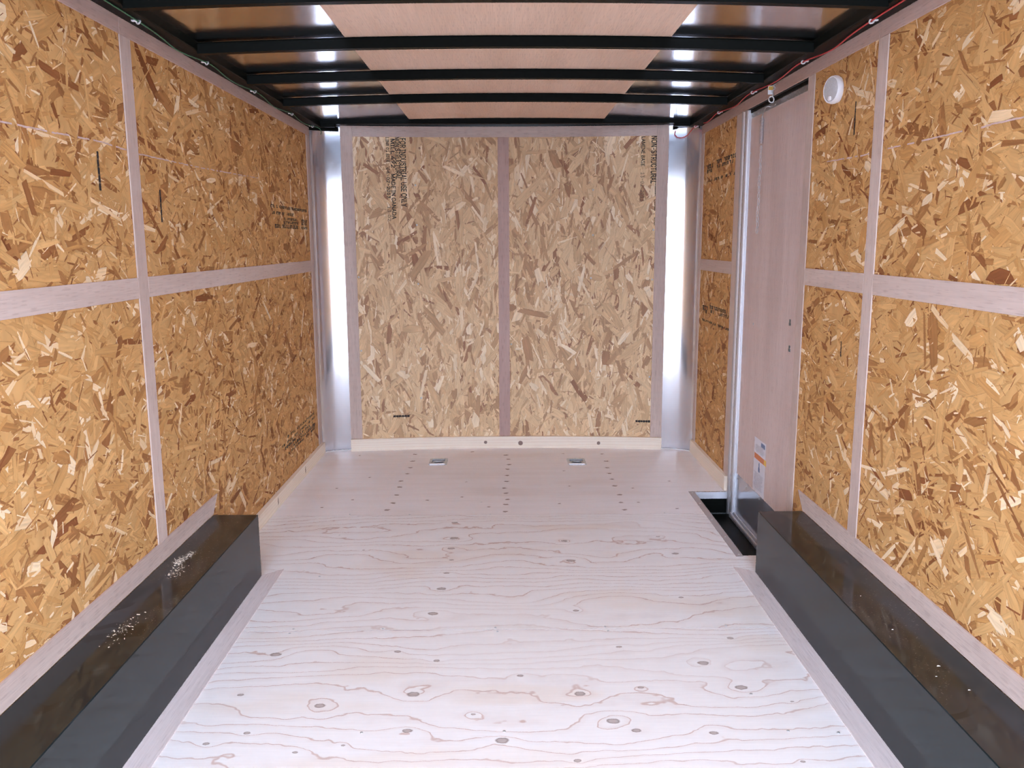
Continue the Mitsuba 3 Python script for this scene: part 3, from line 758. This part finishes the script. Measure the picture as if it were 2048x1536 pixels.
# ------------------------------------------------------------------ side door
DX = 1.2175
obj('door_1', bx(DX + 0.002, 1.255, 3.472, 4.33, -0.095, 1.966, 0.002), 'mat_dark_grey', kind='structure')
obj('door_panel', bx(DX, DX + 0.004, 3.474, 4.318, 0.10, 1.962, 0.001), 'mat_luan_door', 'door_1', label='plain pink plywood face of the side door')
obj('top_plate', bx(DX - 0.0015, DX + 0.001, 3.474, 4.318, 1.940, 1.9655, 0.0005), 'mat_zinc', 'door_1', label='narrow zinc strip along the top of the door')
obj('kick_plate', bx(DX - 0.0025, DX + 0.002, 3.474, 4.318, -0.093, 0.127, 0.0006), 'mat_aluminum_skin', 'door_1', label='polished metal kick plate at the foot of the door')
def rib_z(x, y, a, b, z0, z1):
    t = np.linspace(0, 2 * np.pi, 28, endpoint=False)
    return extrude(Polygon(np.stack([x + a * np.cos(t), y + b * np.sin(t)], 1)), z0, z1)


def rib_y(x, z, a, b):
    t = np.linspace(0, 2 * np.pi, 28, endpoint=False)
    m = extrude(Polygon(np.stack([x + a * np.cos(t), z + b * np.sin(t)], 1)), 0, 4.33 - DOOR_Y0)
    m.apply_transform(np.array([[1, 0, 0, 0], [0, 0, -1, 4.33], [0, 1, 0, 0], [0, 0, 0, 1.0]]))
    return m


# frame: front jamb, head gasket and sill, each with two raised ribs
obj('door_jamb', join(rib_z(1.208, 4.3845, 0.020, 0.0185, -0.118, 1.981), rib_z(1.212, 4.340, 0.020, 0.0215, -0.112, 1.981), bx(1.206, 1.24, 4.318, 4.403, -0.118, 1.9805)), 'mat_bright_aluminum', 'door_1', smooth=30, label='bright ribbed aluminum jamb')
obj('door_sill', join(rib_y(1.1945, -0.108, 0.0075, 0.013), rib_y(1.2095, -0.104, 0.0065, 0.016), bx(1.188, 1.2165, DOOR_Y0, 4.33, -0.1195, -0.110)), 'mat_bright_aluminum', 'door_1', smooth=30, label='bright ribbed aluminum sill')
obj('gasket', bx(1.212, 1.245, DOOR_Y0, 4.318, 1.966, 1.9815, 0.002), 'mat_black_steel', 'door_1', label='black head gasket')
dsc = mikit.ply(screw_head((0, 0, 0), (-1, 0, 0), 0.006), 'mat_zinc', smooth=40)
for y, z, dx in [(4.305, 1.773, 0), (4.300, 0.936, 0), (4.138, 0.938, 0), (4.286, 0.107, .0025), (4.118, 0.110, .0025), (3.908, 0.113, .0025), (3.945, 1.952, .0015), (4.305, 1.95, .0015)]:
    obj('screw', dsc, None, 'door_1', tf=T().translate([DX - dx, y, z]))
for y, z in ((3.604, 0.996), (3.594, 0.884)):
    obj('lock_bolt', join(bx(DX - 0.003, DX + 0.001, y - 0.010, y + 0.010, z - 0.013, z - 0.001, 0.001), bx(DX - 0.003, DX + 0.001, y - 0.006, y + 0.006, z + 0.001, z + 0.013, 0.001)), 'mat_dark_zinc', 'door_1', label='pair of dark bolt heads')
stk = obj('warning_sticker', bx(DX - 0.0005, DX, 3.850, 4.030, 0.1285, 0.395, 0.0001), 'mat_sticker_white', 'door_1', label='white warning sticker with an orange band')
SX = DX - 0.0005


def stick(name, y0, y1, z0, z1, mat, layer=1):
    obj(name, bx(SX - 0.0002 * layer, SX - 0.0002 * (layer - 1), y0, y1, z0, z1, 0.00003), mat, 'door_1__warning_sticker')


stick('orange_band', 3.870, 4.022, 0.290, 0.318, 'mat_sticker_orange')
stick('yellow_tip', 3.835, 3.870, 0.290, 0.318, 'mat_sticker_yellow')
stick('blue_emblem', 3.862, 3.925, 0.366, 0.386, 'mat_sticker_blue')
ic = Polygon([(3.928, 0.235), (3.952, 0.235), (3.955, 0.25), (3.946, 0.265), (3.949, 0.279), (3.937, 0.284), (3.934, 0.262), (3.927, 0.25)])
m = trimesh.creation.extrude_polygon(ic, 0.0002, engine='earcut')
m.apply_transform(np.array([[0, 0, 1, 0], [1, 0, 0, 0], [0, 1, 0, 0], [0, 0, 0, 1.0]]))
m.apply_translation([SX - 0.0002, 0, 0])
obj('dark_icon', m, 'mat_sticker_blue', 'door_1__warning_sticker')
rr = np.random.default_rng(5)
tl = []
for z in list(np.arange(0.327, 0.362, 0.0055)) + list(np.arange(0.146, 0.228, 0.0055)):
    tl.append(bx(SX - 0.0002, SX, 3.868 + 0.03 * rr.random(), 4.018 - 0.02 * rr.random(), z, z + 0.0026, 0.00003))
obj('text_lines', join(*tl), 'mat_sticker_grey', 'door_1__warning_sticker')

# ------------------------------------------------------------------ chain and spring on the door, tagged clip above it
CX = 1.206
ch = thing('door_chain', 'bright spring and thin chain hanging down the face of the side door', 'chain')
obj('hook', tube(spline([(DX, 4.030, 1.953), (CX, 4.030, 1.955), (CX - .004, 4.042, 1.951), (CX - .004, 4.055, 1.943), (CX, 4.080, 1.936), (CX, 4.100, 1.925), (CX, 4.103, 1.914)], 40), 0.0028, 8), 'mat_zinc', ch, smooth=True)
k = np.linspace(0, 1, 340)
coil = np.stack([CX + 0.0085 * np.cos(k * 2 * np.pi * 17), 4.103 + 0.0085 * np.sin(k * 2 * np.pi * 17), 1.914 - 0.118 * k], 1)
obj('spring', tube(coil, 0.0017, 6), 'mat_bright_aluminum', ch, smooth=True, label='tight coil spring')
a = np.linspace(0, 2 * np.pi, 20, endpoint=False)
link = np.stack([0 * a, 0.0062 * np.cos(a), 0.0145 * np.sin(a)], 1)
link[:, 2] += np.sign(np.sin(a)) * 0.003 * np.abs(np.sin(a))
lk = mikit.ply(tube(link * 0.85, 0.0016, 6, True), 'mat_bright_aluminum', smooth=True)
nl = 15
for i in range(nl):
    z = 1.772 - (1.772 - 1.394) * i / (nl - 1)
    obj('link', lk, None, ch, tf=T().translate([CX + 0.001 * math.sin(i * 2.1), 4.100 + 0.004 * math.sin(i * 1.3) + 0.010 * i / nl, z]).rotate([0, 0, 1], 35 + 90 * (i % 2) + 14 * math.sin(i * 3.3)))
tg = thing('tagged_clip', 'small clip with white and yellow tag and a ring, above the side door', 'clip')
obj('tag', bx(1.1655, 1.1895, 3.898, 3.8992, 1.986, 2.024, 0.0003), 'mat_white_plastic', tg)
obj('yellow_label', bx(1.1675, 1.1880, 3.8976, 3.898, 2.005, 2.021, 0.00005), 'mat_sticker_yellow', tg)
obj('clip_wire', tube(spline([(1.196, 3.880, 2.026), (1.186, 3.882, 2.020), (1.193, 3.886, 2.010), (1.182, 3.890, 2.000), (1.187, 3.894, 1.990), (1.183, 3.899, 1.978)], 40), 0.0026, 8), 'mat_zinc', tg, smooth=True)
rg = np.stack([1.183 + 0.0115 * np.cos(a), 3.900 + 0.003 * np.sin(a), 1.965 + 0.0135 * np.sin(a)], 1)
obj('ring', tube(rg, 0.0028, 8, True), 'mat_white_plastic', tg, smooth=True)

# ------------------------------------------------------------------ dome light on the right wall
LY, LZ = 3.160, 1.880
dl = thing('dome_light', 'round white dome light on the upper right wall beside the side door', 'wall light')


def lathe_x(prof, tilt=0.0, n=48):
    """A turned shape on the right wall, its axis out of the wall and swivelled by tilt degrees towards the rear opening."""
    m = trimesh.creation.revolve(np.array(prof), sections=n)
    m.apply_transform(np.array([[0, 0, -1, 0], [0, 1, 0, 0], [1, 0, 0, 0], [0, 0, 0, 1.0]]))
    m.apply_transform(trimesh.transformations.rotation_matrix(math.radians(tilt), [0, 0, 1]))
    m.apply_translation([W - 0.0014, LY, LZ])
    return m


obj('base', lathe_x([(0, 0), (0.044, 0), (0.045, 0.004), (0.042, 0.016), (0, 0.016)]), 'mat_white_plastic', dl, smooth=35)
obj('housing', lathe_x([(0, 0.010), (0.046, 0.010), (0.049, 0.014), (0.0495, 0.022), (0.0475, 0.030), (0.0455, 0.0335), (0.0435, 0.0335), (0.0425, 0.0315), (0, 0.0315)], 12), 'mat_white_plastic', dl, smooth=35)
obj('lens', lathe_x([(0, 0.0312), (0.0422, 0.0312), (0.0415, 0.0332), (0.032, 0.0350), (0.018, 0.0360), (0, 0.0363)], 12), 'mat_lens', dl, smooth=35, label='grey lens')
sw = bx(-0.0405, -0.0325, -0.010, 0.006, -0.0385, -0.0235, 0.0025)
sw.apply_transform(trimesh.transformations.rotation_matrix(math.radians(12), [0, 0, 1]))
sw.apply_translation([W - 0.0014, LY, LZ])
obj('switch', sw, 'mat_white_plastic', dl)

# ------------------------------------------------------------------ recessed tie-downs
TD = ['recessed steel tie-down ring in the front floor, left one of two', 'recessed steel tie-down ring in the front floor, right one of two']
for (x, y), lb in zip(PANS, TD):
    td = thing('tie_down', lb, 'tie-down', 'recessed tie-downs in the front floor')
    fr = sbox(x - 0.056, y - 0.078, x + 0.056, y + 0.078).buffer(-0.012).buffer(0.012).difference(sbox(x - 0.040, y - 0.056, x + 0.040, y + 0.056))
    obj('plate', extrude(fr, 0.0, 0.0025), 'mat_plate_zinc', td)
    d = -0.017
    obj('pan', join(bx(x - 0.042, x + 0.042, y - 0.060, y + 0.060, d - 0.001, d), bx(x - 0.042, x - 0.040, y - 0.06, y + 0.06, d, 0.001), bx(x + 0.040, x + 0.042, y - 0.06, y + 0.06, d, 0.001), bx(x - 0.042, x + 0.042, y - 0.060, y - 0.056, d, 0.001), bx(x - 0.042, x + 0.042, y + 0.056, y + 0.060, d, 0.001)), 'mat_pan_zinc', td)
    ring = np.array([(x - 0.028, y + 0.030, -0.006), (x - 0.034, y - 0.02, -0.003), (x - 0.020, y - 0.044, -0.001), (x + 0.020, y - 0.044, -0.001), (x + 0.034, y - 0.02, -0.003), (x + 0.028, y + 0.030, -0.006), (x + 0.01, y + 0.034, -0.006), (x - 0.01, y + 0.034, -0.006)])
    obj('ring', tube(spline(np.vstack([ring, ring[:1]]), 50)[:-1], 0.005, 8, True), 'mat_zinc', td, smooth=True)
    obj('hub', trimesh.creation.revolve(np.array([(0, 0.0), (0.013, 0.0), (0.012, 0.007), (0.006, 0.009), (0, 0.0095)]), sections=20).apply_scale([1.4, 1.4, 1.0]).apply_translation([x, y - 0.008, d]), 'mat_lip_sheen', td, smooth=35)
    obj('lip', bx(x - 0.052, x + 0.046, y - 0.078, y - 0.068, 0.0025, 0.0105, 0.0030), 'mat_lip_sheen', td)
    for sx in (-1, 1):
        for sy in (-1, 1):
            obj('screw', sc, None, td, tf=T().translate([x + sx * 0.047, y + sy * 0.066, 0.0025 + (0.003 if sy < 0 else 0)]))

# ------------------------------------------------------------------ wires along the roof rails and their clips
clip_y = {-1: [2.79, 3.405, 4.035, 4.72, 5.21], 1: [2.80, 3.415, 4.09, 4.715, 5.28]}
clip_label = {-1: ['nearest the camera', 'second from the camera', 'third from the camera', 'fourth from the camera', 'at the front corner']}
clip_label[1] = clip_label[-1]
for s in (-1, 1):
    col = 'green' if s < 0 else 'red'
    side = 'left' if s < 0 else 'right'
    pts = [(s * 1.160, 0.3, 2.027), (s * 1.160, 1.5, 2.022)]
    ys = clip_y[s]
    for i, y in enumerate(ys):
        pts.append((s * 1.152, y, 2.0285))
        if i + 1 < len(ys):
            g = ys[i + 1] - y
            pts += [(s * 1.163, y + g * 0.35, 2.0265), (s * (1.176 if i % 2 == 0 else 1.168), y + g * 0.68, 2.0245)]
    if s < 0:
        pts += [(-1.140, 5.245, 2.028), (-1.118, 5.262, 2.018), (-1.112, 5.272, 1.998), (-1.120, 5.290, 1.990)]
    else:
        pts += [(1.135, 5.30, 2.012), (1.112, 5.315, 1.980), (1.085, 5.325, 1.968), (1.050, 5.330, 1.972), (1.035, 5.332, 1.992), (1.042, 5.335, 2.010)]
    obj(col + '_wire', tube(spline(pts, 220), 0.0028 if s > 0 else 0.0024, 6), f'mat_{col}_wire', None, f'thin {col} wire clipped along the black rail above the {side} wall', 'wire', smooth=True)
    for y, lb in zip(ys, clip_label[s]):
        ck = thing('wire_clip', f'tiny white wire clip on the {side} roof rail, {lb}', 'clip', f'white wire clips on the {side} rail')
        px = s * 1.152
        obj('loop', tube(np.array([(px + 0.0065 * math.cos(q_), y + 0.004 * math.sin(q_ * 2), 2.0275 + 0.0065 * math.sin(q_)) for q_ in a]), 0.0028, 6, True), 'mat_white_plastic', ck, smooth=True)
        ax, bx_ = sorted((px, px + s * 0.020))
        obj('foot', bx(ax, bx_, y - 0.006, y + 0.006, 2.0275, 2.0325, 0.001), 'mat_white_plastic', ck)
